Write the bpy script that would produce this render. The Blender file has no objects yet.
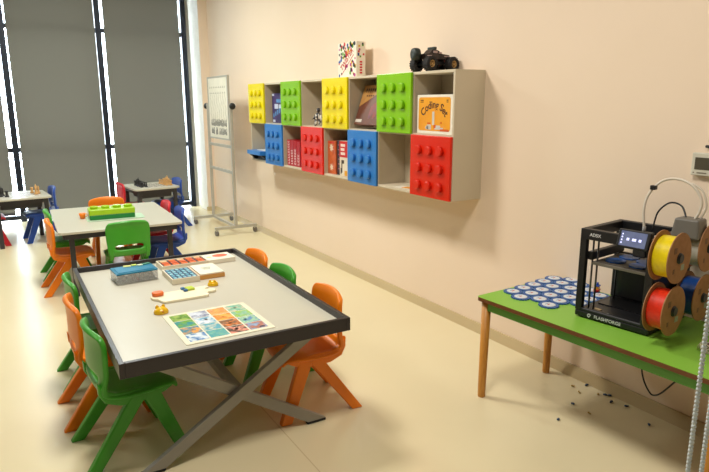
import bpy, bmesh, math, random
from mathutils import Vector, Matrix

random.seed(7)
SC = bpy.context.scene
COL = SC.collection
R = math.radians

# ------------------------------------------------------------------ camera
YAW, PITCH, ROLL = .5372, .2177, -.0025
fwd = Vector((math.sin(YAW)*math.cos(PITCH), math.cos(YAW)*math.cos(PITCH), -math.sin(PITCH)))
right = Vector((math.cos(YAW), -math.sin(YAW), 0))
up = right.cross(fwd)
cr, sr = math.cos(ROLL), math.sin(ROLL)
r2 = cr*right + sr*up
u2 = -sr*right + cr*up
camd = bpy.data.cameras.new('camera')
cam = bpy.data.objects.new('camera', camd)
COL.objects.link(cam)
M = Matrix((r2, u2, -fwd)).transposed().to_4x4()
M.translation = Vector((0, 0, 1.6))
cam.matrix_world = M
camd.sensor_width = 36
camd.lens = 601.5/709*36
camd.clip_start = .05
SC.camera = cam

# ------------------------------------------------------------------ world, lights, exposure
world = bpy.data.worlds.new('sky')
SC.world = world
world.use_nodes = True
bgn = world.node_tree.nodes['Background']
bgn.inputs[0].default_value = (.80, .90, 1.0, 1)
bgn.inputs[1].default_value = 18.0

SC.view_settings.view_transform = 'Standard'
SC.view_settings.look = 'None'
SC.view_settings.exposure = 0.0
SC.view_settings.gamma = 1
SC.view_settings.use_curve_mapping = False


def area(name, loc, sx, sy, watts, color):
    d = bpy.data.lights.new(name, 'AREA')
    d.shape = 'RECTANGLE'
    d.size, d.size_y = sx, sy
    d.energy = watts
    d.color = color
    o = bpy.data.objects.new(name, d)
    o.location = loc
    COL.objects.link(o)
    return o


NEAR, FAR = (1.0, .955, .875), (.92, .99, .93)
for lx, ly, w, c in ((.8, 1.5, 57, NEAR), (.85, 4.3, 80, NEAR), (.95, 7.0, 80, FAR),
                     (-.6, -.8, 14, NEAR), (-1.6, 4.3, 16, NEAR), (-1.6, 7.0, 42, FAR)):  # lamp behind the camera is an added fill, lighting the bead chain's front
    area('ceiling_or_fill_light', (lx, ly, 3.38), .6, .6, w, c)


# ------------------------------------------------------------------ materials
def lin(c):
    return tuple((v/255/12.92 if v/255 <= .04045 else ((v/255+.055)/1.055)**2.4) for v in c) + (1,)


MATS = {}


def mat(name, rgb, rough=.5, metal=0, spec=.5, rgb2=None, scale=8, stretch=None, bump=0, bscale=200, detail=3, trans=0, alpha=1, emit=0, coat=0, lo=.35, hi=.65):
    if name in MATS:
        return MATS[name]
    m = bpy.data.materials.new(name)
    m.use_nodes = True
    nt = m.node_tree
    b = nt.nodes['Principled BSDF']
    b.inputs['Base Color'].default_value = lin(rgb)
    b.inputs['Roughness'].default_value = rough
    b.inputs['Metallic'].default_value = metal
    b.inputs['Specular IOR Level'].default_value = spec
    if coat:
        b.inputs['Coat Weight'].default_value = coat
        b.inputs['Coat Roughness'].default_value = .1
    if trans:
        b.inputs['Transmission Weight'].default_value = trans
    if alpha < 1:
        b.inputs['Alpha'].default_value = alpha
    if emit:
        b.inputs['Emission Color'].default_value = lin(rgb)
        b.inputs['Emission Strength'].default_value = emit
    tc = nt.nodes.new('ShaderNodeTexCoord')
    src = tc.outputs['Object']
    if stretch:
        mp = nt.nodes.new('ShaderNodeMapping')
        mp.inputs['Scale'].default_value = stretch
        nt.links.new(src, mp.inputs['Vector'])
        src = mp.outputs['Vector']
    if rgb2 is None:
        rgb2 = tuple(min(255, int(v*.97)) for v in rgb)
    n = nt.nodes.new('ShaderNodeTexNoise')
    n.inputs['Scale'].default_value = scale
    n.inputs['Detail'].default_value = detail
    nt.links.new(src, n.inputs['Vector'])
    cr_ = nt.nodes.new('ShaderNodeValToRGB')
    cr_.color_ramp.elements[0].position = lo
    cr_.color_ramp.elements[1].position = hi
    cr_.color_ramp.elements[0].color = lin(rgb)
    cr_.color_ramp.elements[1].color = lin(rgb2)
    nt.links.new(n.outputs['Fac'], cr_.inputs['Fac'])
    nt.links.new(cr_.outputs['Color'], b.inputs['Base Color'])
    if bump:
        n2 = nt.nodes.new('ShaderNodeTexNoise')
        n2.inputs['Scale'].default_value = bscale
        nt.links.new(src, n2.inputs['Vector'])
        bp = nt.nodes.new('ShaderNodeBump')
        bp.inputs['Strength'].default_value = bump
        bp.inputs['Distance'].default_value = .002
        nt.links.new(n2.outputs['Fac'], bp.inputs['Height'])
        nt.links.new(bp.outputs['Normal'], b.inputs['Normal'])
    MATS[name] = m
    return m


def glass_mat(name, tint, gloss=.06):
    m = bpy.data.materials.new(name)
    m.use_nodes = True
    nt = m.node_tree
    nt.nodes.clear()
    out = nt.nodes.new('ShaderNodeOutputMaterial')
    mix = nt.nodes.new('ShaderNodeMixShader')
    t = nt.nodes.new('ShaderNodeBsdfTransparent')
    g = nt.nodes.new('ShaderNodeBsdfGlossy')
    t.inputs[0].default_value = tint
    g.inputs['Roughness'].default_value = .03
    mix.inputs[0].default_value = gloss
    nt.links.new(t.outputs[0], mix.inputs[1])
    nt.links.new(g.outputs[0], mix.inputs[2])
    nt.links.new(mix.outputs[0], out.inputs[0])
    MATS[name] = m
    return m


def blind_mat():
    m = bpy.data.materials.new('blind_fabric')
    m.use_nodes = True
    nt = m.node_tree
    nt.nodes.clear()
    out = nt.nodes.new('ShaderNodeOutputMaterial')
    mix = nt.nodes.new('ShaderNodeMixShader')
    d = nt.nodes.new('ShaderNodeBsdfDiffuse')
    t = nt.nodes.new('ShaderNodeBsdfTranslucent')
    tc = nt.nodes.new('ShaderNodeTexCoord')
    n = nt.nodes.new('ShaderNodeTexNoise')
    n.inputs['Scale'].default_value = 300
    nt.links.new(tc.outputs['Object'], n.inputs['Vector'])
    cr_ = nt.nodes.new('ShaderNodeValToRGB')
    cr_.color_ramp.elements[0].color = lin((112, 112, 107))
    cr_.color_ramp.elements[1].color = lin((117, 117, 111))
    nt.links.new(n.outputs['Fac'], cr_.inputs['Fac'])
    nt.links.new(cr_.outputs[0], d.inputs[0])
    t.inputs[0].default_value = lin((150, 140, 120))
    mix.inputs[0].default_value = .016
    nt.links.new(d.outputs[0], mix.inputs[1])
    nt.links.new(t.outputs[0], mix.inputs[2])
    nt.links.new(mix.outputs[0], out.inputs[0])
    return m


def floor_mat():
    m = mat('floor_vinyl', (227, 214, 176), .24, spec=.5, rgb2=(224, 210, 172), scale=1.2)
    nt = m.node_tree
    b = nt.nodes['Principled BSDF']
    tc = nt.nodes.new('ShaderNodeTexCoord')
    sep = nt.nodes.new('ShaderNodeSeparateXYZ')
    nt.links.new(tc.outputs['Object'], sep.inputs[0])
    # welded seams between the sheets, every 2 m in x
    sh = nt.nodes.new('ShaderNodeMath'); sh.operation = 'ADD'; sh.inputs[1].default_value = 100-1.082
    md = nt.nodes.new('ShaderNodeMath'); md.operation = 'MODULO'; md.inputs[1].default_value = 2.0
    lt = nt.nodes.new('ShaderNodeMath'); lt.operation = 'LESS_THAN'; lt.inputs[1].default_value = .006
    nt.links.new(sep.outputs[0], sh.inputs[0]); nt.links.new(sh.outputs[0], md.inputs[0]); nt.links.new(md.outputs[0], lt.inputs[0])
    mx = nt.nodes.new('ShaderNodeMix'); mx.data_type = 'RGBA'
    old = b.inputs['Base Color'].links[0].from_socket
    mu = nt.nodes.new('ShaderNodeMath'); mu.operation = 'MULTIPLY'; mu.inputs[1].default_value = .45
    nt.links.new(lt.outputs[0], mu.inputs[0])
    nt.links.new(mu.outputs[0], mx.inputs[0])
    nt.links.new(old, mx.inputs[6])
    mx.inputs[7].default_value = lin((176, 152, 112))
    nt.links.new(mx.outputs[2], b.inputs['Base Color'])
    return m


PLASTIC = {
    'green': mat('chair_green_plastic', (64, 156, 40), .36, rgb2=(60, 150, 38)),
    'orange': mat('chair_orange_plastic', (242, 130, 8), .36, rgb2=(238, 124, 8)),
    'blue': mat('chair_blue_plastic', (30, 72, 160), .38, rgb2=(28, 68, 152)),
    'red': mat('chair_red_plastic', (200, 22, 40), .38, rgb2=(192, 20, 36)),
}
M_WALL = mat('wall_paint', (240, 219, 196), .6, spec=.25, rgb2=(238, 217, 193), scale=1.5, bump=.05, bscale=90)
M_WHITE_WALL = mat('white_wall_paint', (236, 232, 220), .55, spec=.25)
M_CEIL = mat('ceiling_paint', (140, 136, 128), .8)
M_ROOM = mat('room_wall_paint', (120, 112, 102), .7)
M_FLOOR = floor_mat()
M_COVE = mat('cove_skirting_vinyl', (200, 180, 138), .4, rgb2=(196, 175, 134), scale=2)
M_MULL = mat('dark_window_metal', (34, 40, 52), .4, metal=.3)
M_GLASS = glass_mat('window_glass', (.96, .98, .98, 1))
M_BLIND = blind_mat()
M_RIM = mat('charcoal_laminate', (42, 36, 39), .36, rgb2=(38, 33, 36), scale=3)
M_TOP = mat('pale_grey_laminate', (196, 192, 176), .3, rgb2=(193, 189, 173), scale=3)
M_STEEL = mat('grey_painted_steel', (150, 146, 138), .38, metal=.25)
M_DSTEEL = mat('dark_grey_steel', (58, 56, 60), .45, metal=.2)
M_RUBBER = mat('black_rubber', (22, 22, 24), .7)
M_BLACK = mat('black_plastic', (24, 24, 27), .42)
M_BLACK2 = mat('satin_black_panel', (17, 17, 20), .3)
M_BODY = mat('cabinet_board', (208, 195, 170), .5, rgb2=(204, 191, 166), scale=3)
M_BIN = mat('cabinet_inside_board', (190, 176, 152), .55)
DOORC = {
    'yellow': mat('yellow_gloss_plastic', (229, 212, 6), .34, rgb2=(226, 208, 5), spec=.4),
    'green': mat('lime_gloss_plastic', (132, 192, 22), .25, rgb2=(128, 187, 20), spec=.4),
    'blue': mat('blue_gloss_plastic', (48, 122, 196), .3, rgb2=(46, 118, 190), spec=.4),
    'red': mat('red_gloss_plastic', (216, 36, 14), .25, rgb2=(216, 40, 16), spec=.4),
}
M_GTOP = mat('lime_laminate', (134, 188, 66), .4, rgb2=(130, 184, 62), scale=2)
M_GEDGE = mat('brown_ply_edge', (112, 66, 28), .5, rgb2=(96, 54, 22), scale=40, stretch=(1, 1, 12))
M_GAPR = mat('green_apron_paint', (92, 160, 62), .45)
M_WOOD = mat('beech_wood', (208, 146, 62), .42, rgb2=(190, 126, 48), scale=14, stretch=(6, 6, .8))
M_WHITE = mat('white_plastic', (238, 236, 230), .35)
M_CREAM = mat('cream_card', (240, 232, 206), .5)
M_KRAFT = mat('kraft_card', (170, 122, 78), .7, rgb2=(160, 112, 70), scale=30)
M_GREYP = mat('grey_plastic', (112, 108, 100), .45)


# ------------------------------------------------------------------ mesh helpers
class MB:
    def __init__(self):
        self.bm = bmesh.new()
        self.mi = 0
        self.T = Matrix.Identity(4)

    def _faces(self, fs, smooth=False):
        for f in fs:
            f.material_index = self.mi
            f.smooth = smooth

    def v(self, p):
        return self.bm.verts.new(self.T @ Vector(p))

    def face(self, pts, smooth=False):
        f = self.bm.faces.new([self.v(p) for p in pts])
        self._faces([f], smooth)
        return self

    def box(self, c, s, rz=0, rot=None):
        m = Matrix.Translation(Vector(c)) @ (rot.to_4x4() if rot is not None else Matrix.Rotation(rz, 4, 'Z'))
        hx, hy, hz = s[0]/2, s[1]/2, s[2]/2
        vs = [self.bm.verts.new(self.T @ (m @ Vector((x*hx, y*hy, z*hz)))) for x, y, z in
              ((-1, -1, -1), (1, -1, -1), (1, 1, -1), (-1, 1, -1), (-1, -1, 1), (1, -1, 1), (1, 1, 1), (-1, 1, 1))]
        fs = [self.bm.faces.new([vs[i] for i in q]) for q in
              ((3, 2, 1, 0), (4, 5, 6, 7), (0, 1, 5, 4), (1, 2, 6, 5), (2, 3, 7, 6), (3, 0, 4, 7))]
        self._faces(fs)
        return self

    def bb(self, x0, x1, y0, y1, z0, z1):
        return self.box(((x0+x1)/2, (y0+y1)/2, (z0+z1)/2), (x1-x0, y1-y0, z1-z0))

    def hexa(self, lo, hi):
        """solid between two quads (4 points each, same winding)"""
        a = [self.v(p) for p in lo]
        b = [self.v(p) for p in hi]
        fs = [self.bm.faces.new(a[::-1]), self.bm.faces.new(b)]
        for i in range(4):
            j = (i+1) % 4
            fs.append(self.bm.faces.new((a[i], a[j], b[j], b[i])))
        self._faces(fs)
        return self

    def ring(self, c, r, ax1, ax2, seg):
        return [self.v(Vector(c)+r*(math.cos(2*math.pi*i/seg)*ax1+math.sin(2*math.pi*i/seg)*ax2)) for i in range(seg)]

    def lathe(self, prof, seg=20, origin=(0, 0, 0), axis=(0, 0, 1), smooth=True, caps=True):
        """prof = [(r, h)] along axis"""
        a = Vector(axis).normalized()
        ax1 = a.orthogonal().normalized()
        ax2 = a.cross(ax1)
        o = Vector(origin)
        rings = [self.ring(o+a*h, max(r, 1e-4), ax1, ax2, seg) for r, h in prof]
        fs = []
        for A, B in zip(rings, rings[1:]):
            for i in range(seg):
                j = (i+1) % seg
                fs.append(self.bm.faces.new((A[i], A[j], B[j], B[i])))
        self._faces(fs, smooth)
        if caps:
            self._faces([self.bm.faces.new(rings[0][::-1]), self.bm.faces.new(rings[-1])])
        return self

    def cyl(self, p0, p1, r0, r1=None, seg=16):
        p0, p1 = Vector(p0), Vector(p1)
        return self.lathe([(r0, 0), (r0 if r1 is None else r1, (p1-p0).length)], seg, p0, p1-p0)

    def tube(self, pts, r, seg=8, smooth=True):
        pts = [Vector(p) for p in pts]
        rings = []
        prev = None
        for i, p in enumerate(pts):
            t = (pts[min(i+1, len(pts)-1)]-pts[max(i-1, 0)]).normalized()
            if prev is None:
                ax1 = t.orthogonal().normalized()
            else:
                ax1 = (prev-t*prev.dot(t)).normalized()
            prev = ax1
            rings.append(self.ring(p, r, ax1, t.cross(ax1), seg))
        fs = []
        for A, B in zip(rings, rings[1:]):
            for i in range(seg):
                j = (i+1) % seg
                fs.append(self.bm.faces.new((A[i], A[j], B[j], B[i])))
        fs += [self.bm.faces.new(rings[0][::-1]), self.bm.faces.new(rings[-1])]
        self._faces(fs, smooth)
        return self

    def prism(self, outline, z0, z1, mtop=None):
        a = [self.v((x, y, z0)) for x, y in outline]
        b = [self.v((x, y, z1)) for x, y in outline]
        n = len(outline)
        fs = [self.bm.faces.new(a[::-1])]
        for i in range(n):
            j = (i+1) % n
            fs.append(self.bm.faces.new((a[i], a[j], b[j], b[i])))
        t = self.bm.faces.new(b)
        fs.append(t)
        self._faces(fs)
        if mtop is not None:
            t.material_index = mtop
        return self

    def ball(self, c, r, sub=1, scale=(1, 1, 1)):
        ret = bmesh.ops.create_icosphere(self.bm, subdivisions=sub, radius=r,
                                         matrix=self.T @ Matrix.Translation(Vector(c)) @ Matrix.Diagonal((*scale, 1)))
        fs = {f for vv in ret['verts'] for f in vv.link_faces}
        self._faces(fs, True)
        return self

    def build(self, name, mats, parent=None, loc=(0, 0, 0), rz=0, bevel=0, bseg=2, kind=None, fix=True):
        if fix:
            bmesh.ops.recalc_face_normals(self.bm, faces=self.bm.faces)
        me = bpy.data.meshes.new(name)
        self.bm.to_mesh(me)
        self.bm.free()
        for m in (mats if isinstance(mats, (list, tuple)) else [mats]):
            me.materials.append(m)
        o = bpy.data.objects.new(name, me)
        COL.objects.link(o)
        o.location = loc
        o.rotation_euler = (0, 0, rz)
        if parent is not None:
            o.parent = parent
        if bevel:
            md = o.modifiers.new('bevel', 'BEVEL')
            md.width = bevel
            md.segments = bseg
            md.limit_method = 'ANGLE'
            md.angle_limit = R(40)
        if kind:
            o['kind'] = kind
        return o


def tag(o, label, cat, group=None):
    o['label'] = label
    o['category'] = cat
    if group:
        o['group'] = group
    return o


def thing(name, label, cat, loc=(0, 0, 0), rz=0, group=None):
    o = bpy.data.objects.new(name, None)
    o.empty_display_size = .05
    COL.objects.link(o)
    o.location = loc
    o.rotation_euler = (0, 0, rz)
    return tag(o, label, cat, group)


def dup(root, loc, rz, label, group=None):
    def rec(o, parent):
        c = o.copy()
        COL.objects.link(c)
        if parent is not None:
            c.parent = parent
        for ch in [k for k in o.children]:
            rec(ch, c)
        return c
    c = rec(root, None)
    c.location = loc
    c.rotation_euler = (0, 0, rz)
    c['label'] = label
    if group:
        c['group'] = group
    return c


def rrect(w, h, r, n=5):
    pts = []
    for cx, cy, a0 in ((w/2-r, h/2-r, 0), (-w/2+r, h/2-r, 90), (-w/2+r, -h/2+r, 180), (w/2-r, -h/2+r, 270)):
        for i in range(n+1):
            a = R(a0+90*i/n)
            pts.append((cx+r*math.cos(a), cy+r*math.sin(a)))
    return pts


def text_mesh(name, body, size, m, parent, matrix, arc=None, extrude=.0006, bold=0, spacing=1.0):
    cu = bpy.data.curves.new(name, 'FONT')
    cu.body = body
    cu.size = size
    cu.align_x = 'CENTER'
    cu.align_y = 'CENTER'
    cu.extrude = extrude
    cu.offset = bold
    cu.space_character = spacing
    tmp = bpy.data.objects.new(name, cu)
    COL.objects.link(tmp)
    bpy.context.view_layer.update()
    me = bpy.data.meshes.new_from_object(tmp.evaluated_get(bpy.context.evaluated_depsgraph_get()))
    bpy.data.objects.remove(tmp)
    if arc:
        for vv in me.vertices:
            a = vv.co.x/arc
            rad = arc+vv.co.y
            vv.co.x = rad*math.sin(a)
            vv.co.y = rad*math.cos(a)-arc
    me.materials.clear()
    me.materials.append(m)
    o = bpy.data.objects.new(name, me)
    COL.objects.link(o)
    o.parent = parent
    o.matrix_local = matrix
    return o


def face_matrix(origin, xdir, ydir):
    x = Vector(xdir).normalized()
    y = Vector(ydir).normalized()
    z = x.cross(y)
    m = Matrix((x, y, z)).transposed().to_4x4()
    m.translation = Vector(origin)
    return m


# ------------------------------------------------------------------ the room
XW, YW, ZC = 2.843, 9.5, 3.4
XL, YB = -3.6, -2.2
MB().bb(XL-.1, XW+.1, YB-.1, YW+.15, -.1, 0).build('floor', M_FLOOR, kind='structure')
MB().bb(XL-.1, XW+.1, YB-.1, YW+.15, ZC, ZC+.1).build('ceiling', M_CEIL, kind='structure')
MB().bb(XW, XW+.1, YB-.1, YW+.15, 0, ZC).build('wall_right', M_WALL, kind='structure')
MB().bb(XL-.1, XL, YB-.1, YW+.15, 0, ZC).build('wall_left', M_ROOM, kind='structure')
MB().bb(XL, XW, YB-.1, YB, 0, ZC).build('wall_back', M_ROOM, kind='structure')
MB().bb(XL, -.97, YW-.1, YW+.05, 0, ZC).build('wall_far', M_WHITE_WALL, kind='structure')
pm = MB()
pm.bb(2.715, XW, 8.9, YW+.1, 0, ZC)
po = pm.build('wall_corner', [M_WALL, M_WHITE_WALL], kind='structure')
for p in po.data.polygons:
    if p.normal.x < -.5:
        p.material_index = 1
# coved skirting along the right wall and round the corner pier
MB().hexa([(XW-.034, YB, 0), (XW, YB, 0), (XW, YB, .065), (XW-.012, YB, .065)],
          [(XW-.034, 8.9, 0), (XW, 8.9, 0), (XW, 8.9, .065), (XW-.012, 8.9, .065)]).build('baseboard_right', M_COVE, kind='structure')
MB().bb(2.69, XW-.02, 8.885, 8.9, 0, .065).build('baseboard_far', M_COVE, kind='structure')

# windows: dark frames, panes and outside light
MX = [-.95, .262, 1.445, 2.64]
TR = [.055, .985, 2.6, 3.38]
for k in range(3):
    f = MB()
    x0, x1 = MX[k], MX[k+1]
    f.bb(x1-.038, x1+.038, YW-.1, YW, .0, ZC)
    if k == 0:
        f.bb(x0-.038, x0+.038, YW-.1, YW, .0, ZC)
    for z in TR:
        f.bb(x0+.028, x1-.028, YW-.08, YW-.01, z-.03, z+.03)
    fo = f.build('window_%d' % (k+1), M_MULL, kind='structure', bevel=.003)
    MB().bb(x0+.02, x1-.02, YW-.045, YW-.037, .03, ZC).build('pane', M_GLASS, fo)
MB().bb(2.674, 2.715, YW-.05, YW, 0, ZC).build('trim_1', M_WHITE_WALL, kind='structure')

blinds = [(-.90, .170, 'grey roller blind cut off by the left edge of the photo'),
          (.316, 1.394, 'grey roller blind in the middle window bay'),
          (1.514, 2.566, 'grey roller blind beside the white window jamb')]
for x0, x1, lab in blinds:
    t = thing('roller_blind', lab, 'blind', ((x0+x1)/2, YW-.13, 3.33), group='roller blinds on the far windows')
    w = (x1-x0)/2
    m = MB()
    nx, nz = 8, 30
    for i in range(nx):
        for j in range(nz):
            def P(a, b):
                x = -w+2*w*a/nx
                z = -3.20*b/nz
                return (x, .004*math.sin(b*.5)+.003*math.sin(a*.9+b*.2), z)
            m.face([P(i, j), P(i, j+1), P(i+1, j+1), P(i+1, j)], True)
    bmesh.ops.remove_doubles(m.bm, verts=m.bm.verts, dist=1e-5)
    m.build('fabric', M_BLIND, t)
    MB().cyl((-w, .0, .005), (w, .0, .005), .028).build('roller', M_BLIND, t)
    MB().bb(-w, w, -.008, .008, -3.225, -3.195).build('bottom_bar', M_DSTEEL, t, bevel=.003)


# ------------------------------------------------------------------ children's chairs
def surface(prof, hw, cols, bend, skip=None, thick=.016, name='seat', parent=None):
    m = MB()
    V = []
    for (y, z), h in zip(prof, hw):
        row = []
        for s in cols:
            dx, dy, dz = bend(s, y, z)
            row.append(m.v((s*h+dx, y+dy, z+dz)))
        V.append(row)
    for i in range(len(prof)-1):
        for j in range(len(cols)-1):
            if skip and skip(i, j):
                continue
            f = m.bm.faces.new((V[i][j], V[i][j+1], V[i+1][j+1], V[i+1][j]))
            f.smooth = True
    for vv in list(m.bm.verts):
        if not vv.link_faces:
            m.bm.verts.remove(vv)
    o = m.build(name, PLASTIC['green'], parent)
    sd = o.modifiers.new('solid', 'SOLIDIFY')
    sd.thickness = thick
    sd.offset = 0
    ss = o.modifiers.new('sub', 'SUBSURF')
    ss.levels = 1
    ss.render_levels = 2
    return o


def make_chair():
    t = thing('toddler_chair', '', 'chair')
    cols = [-1, -.93, -.66, -.33, 0, .33, .66, .93, 1]
    surface([(-.152, .372), (-.13, .347), (-.085, .335), (-.02, .331), (.06, .335), (.12, .341), (.165, .341), (.19, .328), (.197, .31)],
            [.155, .166, .172, .176, .177, .176, .17, .158, .15], cols,
            lambda s, y, z: (0, -.01*s*s*(y > .1), -.022*s**8+.008*s*s), name='seat', parent=t, thick=.018)
    surface([(-.100, .333), (-.132, .343), (-.146, .366), (-.150, .39), (-.151, .43), (-.151, .455), (-.150, .51), (-.149, .565), (-.153, .605), (-.160, .626), (-.168, .634)],
            [.160, .168, .172, .174, .175, .177, .18, .18, .176, .166, .15], cols,
            lambda s, y, z: (0, .032*s*s*min(1, max(0, (z-.33)/.1)), -.014*s*s*(z > .58)),
            skip=lambda i, j: i == 3 and 2 <= j <= 5, name='backrest', parent=t, thick=.026)
    for sx in (-1, 1):
        for yt, yf in ((.062, .19), (.02, -.215)):
            m = MB()
            ax, fx = sx*.143, sx*.172
            d = .026
            lo = [(fx-.02, yf-.03, 0), (fx+.02, yf-.03, 0), (fx+.02, yf+.03, 0), (fx-.02, yf+.03, 0)]
            hi = [(ax-.02, yt-.04, .322), (ax+.02, yt-.04, .322), (ax+.02, yt+.04, .322), (ax-.02, yt+.04, .322)]
            m.hexa(lo, hi)
            m.build('leg', PLASTIC['green'], t, bevel=.007)
        # the moulded side rail under the seat edge, from the backrest to the front
        m = MB()
        pts = [(-.160, .41), (-.158, .355), (-.135, .31), (-.07, .282), (.05, .278), (.13, .298), (.178, .325), (.13, .339), (-.08, .345), (-.125, .365)]
        a = [m.v((sx*.131, y, z)) for y, z in pts]
        b = [m.v((sx*.163, y, z)) for y, z in pts]
        n = len(pts)
        m.bm.faces.new(a)
        m.bm.faces.new(b[::-1])
        for i in range(n):
            j = (i+1) % n
            m.bm.faces.new((a[i], a[j], b[j], b[i]))
        m.build('side_rail', PLASTIC['green'], t, bevel=.006)
    for ch in t.children:
        ch.material_slots[0].link = 'OBJECT'
        ch.material_slots[0].material = PLASTIC['green']
    return t


proto = [make_chair()]
first = [True]


def chair(color, loc, rz, label, group):
    if first[0]:
        t = proto[0]
        t.location = (*loc, 0)
        t.rotation_euler = (0, 0, R(rz))
        t['label'] = label
        t['group'] = group
        first[0] = False
    else:
        t = dup(proto[0], (*loc, 0), R(rz), label, group)
    for ch in t.children:
        ch.material_slots[0].link = 'OBJECT'
        ch.material_slots[0].material = PLASTIC[color]
    return t


G1 = 'small plastic chairs round the dark-rimmed table'
chair('green', (.420, 2.81), -86, 'green plastic chair nearest the camera, at the left of the dark rimmed table', G1)
chair('orange', (.388, 3.25), -90, 'orange plastic chair between two green chairs, left of the dark rimmed table', G1)
chair('green', (.425, 3.70), -90, 'green plastic chair behind the orange one, left of the dark rimmed table', G1)
chair('orange', (1.325, 2.735), 86, 'orange plastic chair with visible legs at the right of the dark rimmed table', G1)
chair('green', (1.30, 3.25), 90, 'green plastic chair between two orange chairs, right of the dark rimmed table', G1)
chair('orange', (1.31, 3.70), 90, 'mostly hidden orange plastic chair at the far right of the dark rimmed table', G1)
G2 = 'small plastic chairs round the toy brick table'
chair('green', (.905, 5.405), 0, 'green plastic chair with its back to us before the table with the toy brick', G2)
chair('orange', (.47, 5.68), -90, 'orange plastic chair on the left of the table with the toy brick, nearer one', G2)
chair('green', (.50, 6.22), -90, 'green plastic chair behind the orange one, left of the toy brick table', G2)
chair('orange', (.965, 6.62), 180, 'orange plastic chair on the far side of the toy brick table', G2)
chair('blue', (1.335, 5.74), 86, 'blue plastic chair at the near right of the toy brick table', G2)
chair('red', (1.315, 6.18), 88, 'red plastic chair behind the blue one, right of the toy brick table', G2)
G3 = 'small plastic chairs at the chess tables'
chair('blue', (.42, 8.03), 95, 'blue plastic chair at the right end of the leftmost chess table', G3)
chair('red', (-.17, 8.0), -86, 'red plastic chair at the left end of the leftmost chess table', G3)
chair('blue', (1.925, 8.06), 95, 'blue plastic chair right of the chess table by the far window', G3)
chair('red', (1.45, 8.012), -86, 'red plastic chair left of the chess table by the far window', G3)


# ------------------------------------------------------------------ dark-rimmed activity table
TX, TY, TA = .8686, 3.214, -.009
TW, TL, TH = 1.0606, 1.6652, .588
tb = thing('activity_table', 'big dark rimmed activity table on crossed grey metal legs', 'table', (TX, TY, 0), TA)
SURF = .556
MB().bb(-TW/2+.02, TW/2-.02, -TL/2+.02, TL/2-.02, .528, SURF).build('tabletop', M_TOP, tb)
m = MB()
for x in (-1, 1):
    m.bb(x*(TW/2-.011)-.011, x*(TW/2-.011)+.011, -TL/2, TL/2, .522, TH)
for y in (-1, 1):
    m.bb(-TW/2+.022, TW/2-.022, y*(TL/2-.011)-.011, y*(TL/2-.011)+.011, .522, TH)
m.build('rim', M_RIM, tb, bevel=.002)
for yy in (2.515-TY, 3.90-TY):
    for s in (1, -1):
        lg = MB()
        off = -.016*s
        a = math.atan2(.52, .79)
        dx = .028/math.sin(a)
        x0, x1 = -.41*s, .40*s
        lo = [(x0-dx, yy+off-.015, .012), (x0+dx, yy+off-.015, .012), (x0+dx, yy+off+.015, .012), (x0-dx, yy+off+.015, .012)]
        hi = [(x1-dx, yy+off-.015, .524), (x1+dx, yy+off-.015, .524), (x1+dx, yy+off+.015, .524), (x1-dx, yy+off+.015, .524)]
        lg.hexa(lo, hi)
        l = lg.build('leg', M_STEEL, tb, bevel=.003)
        MB().bb(x0-dx-.004, x0+dx-.002, yy+off-.016, yy+off+.016, 0, .014).build('foot_pad', M_RUBBER, l, bevel=.003)
    MB().bb(-.47, .47, yy-.02, yy+.02, .508, .528).build('cross_rail', M_STEEL, tb, bevel=.003)


MB().bb(-.02, .02, 2.53-TY, 3.885-TY, .262, .302).build('stretcher', M_STEEL, tb, bevel=.003)


def on_table(name, label, cat, x, y, rz=0, group=None, z=SURF):
    return thing(name, label, cat, (x, y, z), rz, group)


# picture board of sixteen little scenes
pb = on_table('picture_board', 'white bordered picture board with sixteen coloured scenes on the dark rimmed table', 'game', .846, 2.73, .005)
W, H = .426, .43
MB().prism(rrect(W, H, .006), 0, .004).build('card', mat('picture_card_white', (238, 232, 208), .3, coat=.4), pb)
cells = [
    [((96, 150, 56), (170, 196, 96)), ((60, 150, 150), (110, 170, 70)), ((230, 160, 70), (70, 140, 160)), ((220, 232, 240), (70, 130, 190))],
    [((130, 134, 160), (220, 226, 236)), ((120, 176, 206), (230, 238, 244)), ((90, 170, 190), (220, 222, 200)), ((110, 184, 166), (84, 168, 176))],
    [((240, 176, 96), (230, 150, 80)), ((244, 180, 80), (226, 130, 50)), ((232, 128, 60), (130, 90, 60)), ((232, 150, 130), (90, 64, 56))],
    [((110, 186, 160), (214, 206, 180)), ((150, 196, 80), (130, 190, 160)), ((80, 140, 190), (150, 200, 170)), ((170, 104, 92), (130, 160, 200))],
]
for i in range(4):
    for j in range(4):
        c1, c2 = cells[i][j]
        mm = mat('scene_print_%d%d' % (i, j), c1, .25, rgb2=c2, scale=18+3*j, coat=.4, detail=2, lo=.42, hi=.56)
        cx = -W/2+.022+(i+.5)*(W-.044)/4
        cy = H/2-.022-(j+.5)*(H-.044)/4
        q = MB().bb(cx-.044, cx+.044, cy-.045, cy+.045, .004, .0046)
        q.mi = 1
        random.seed(i*4+j)
        for k in range(3):
            a, b = cx+random.uniform(-.03, .02), cy+random.uniform(-.03, .02)
            q.prism([(a+x, b+y) for x, y in rrect(random.uniform(.015, .03), random.uniform(.01, .025), .005, 3)], .0046, .005)
        q.build('scene_picture', [mm, mat('scene_mark_%d%d' % (i, j), c2, .25, coat=.4, rgb2=c1, scale=30)], pb)

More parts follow.
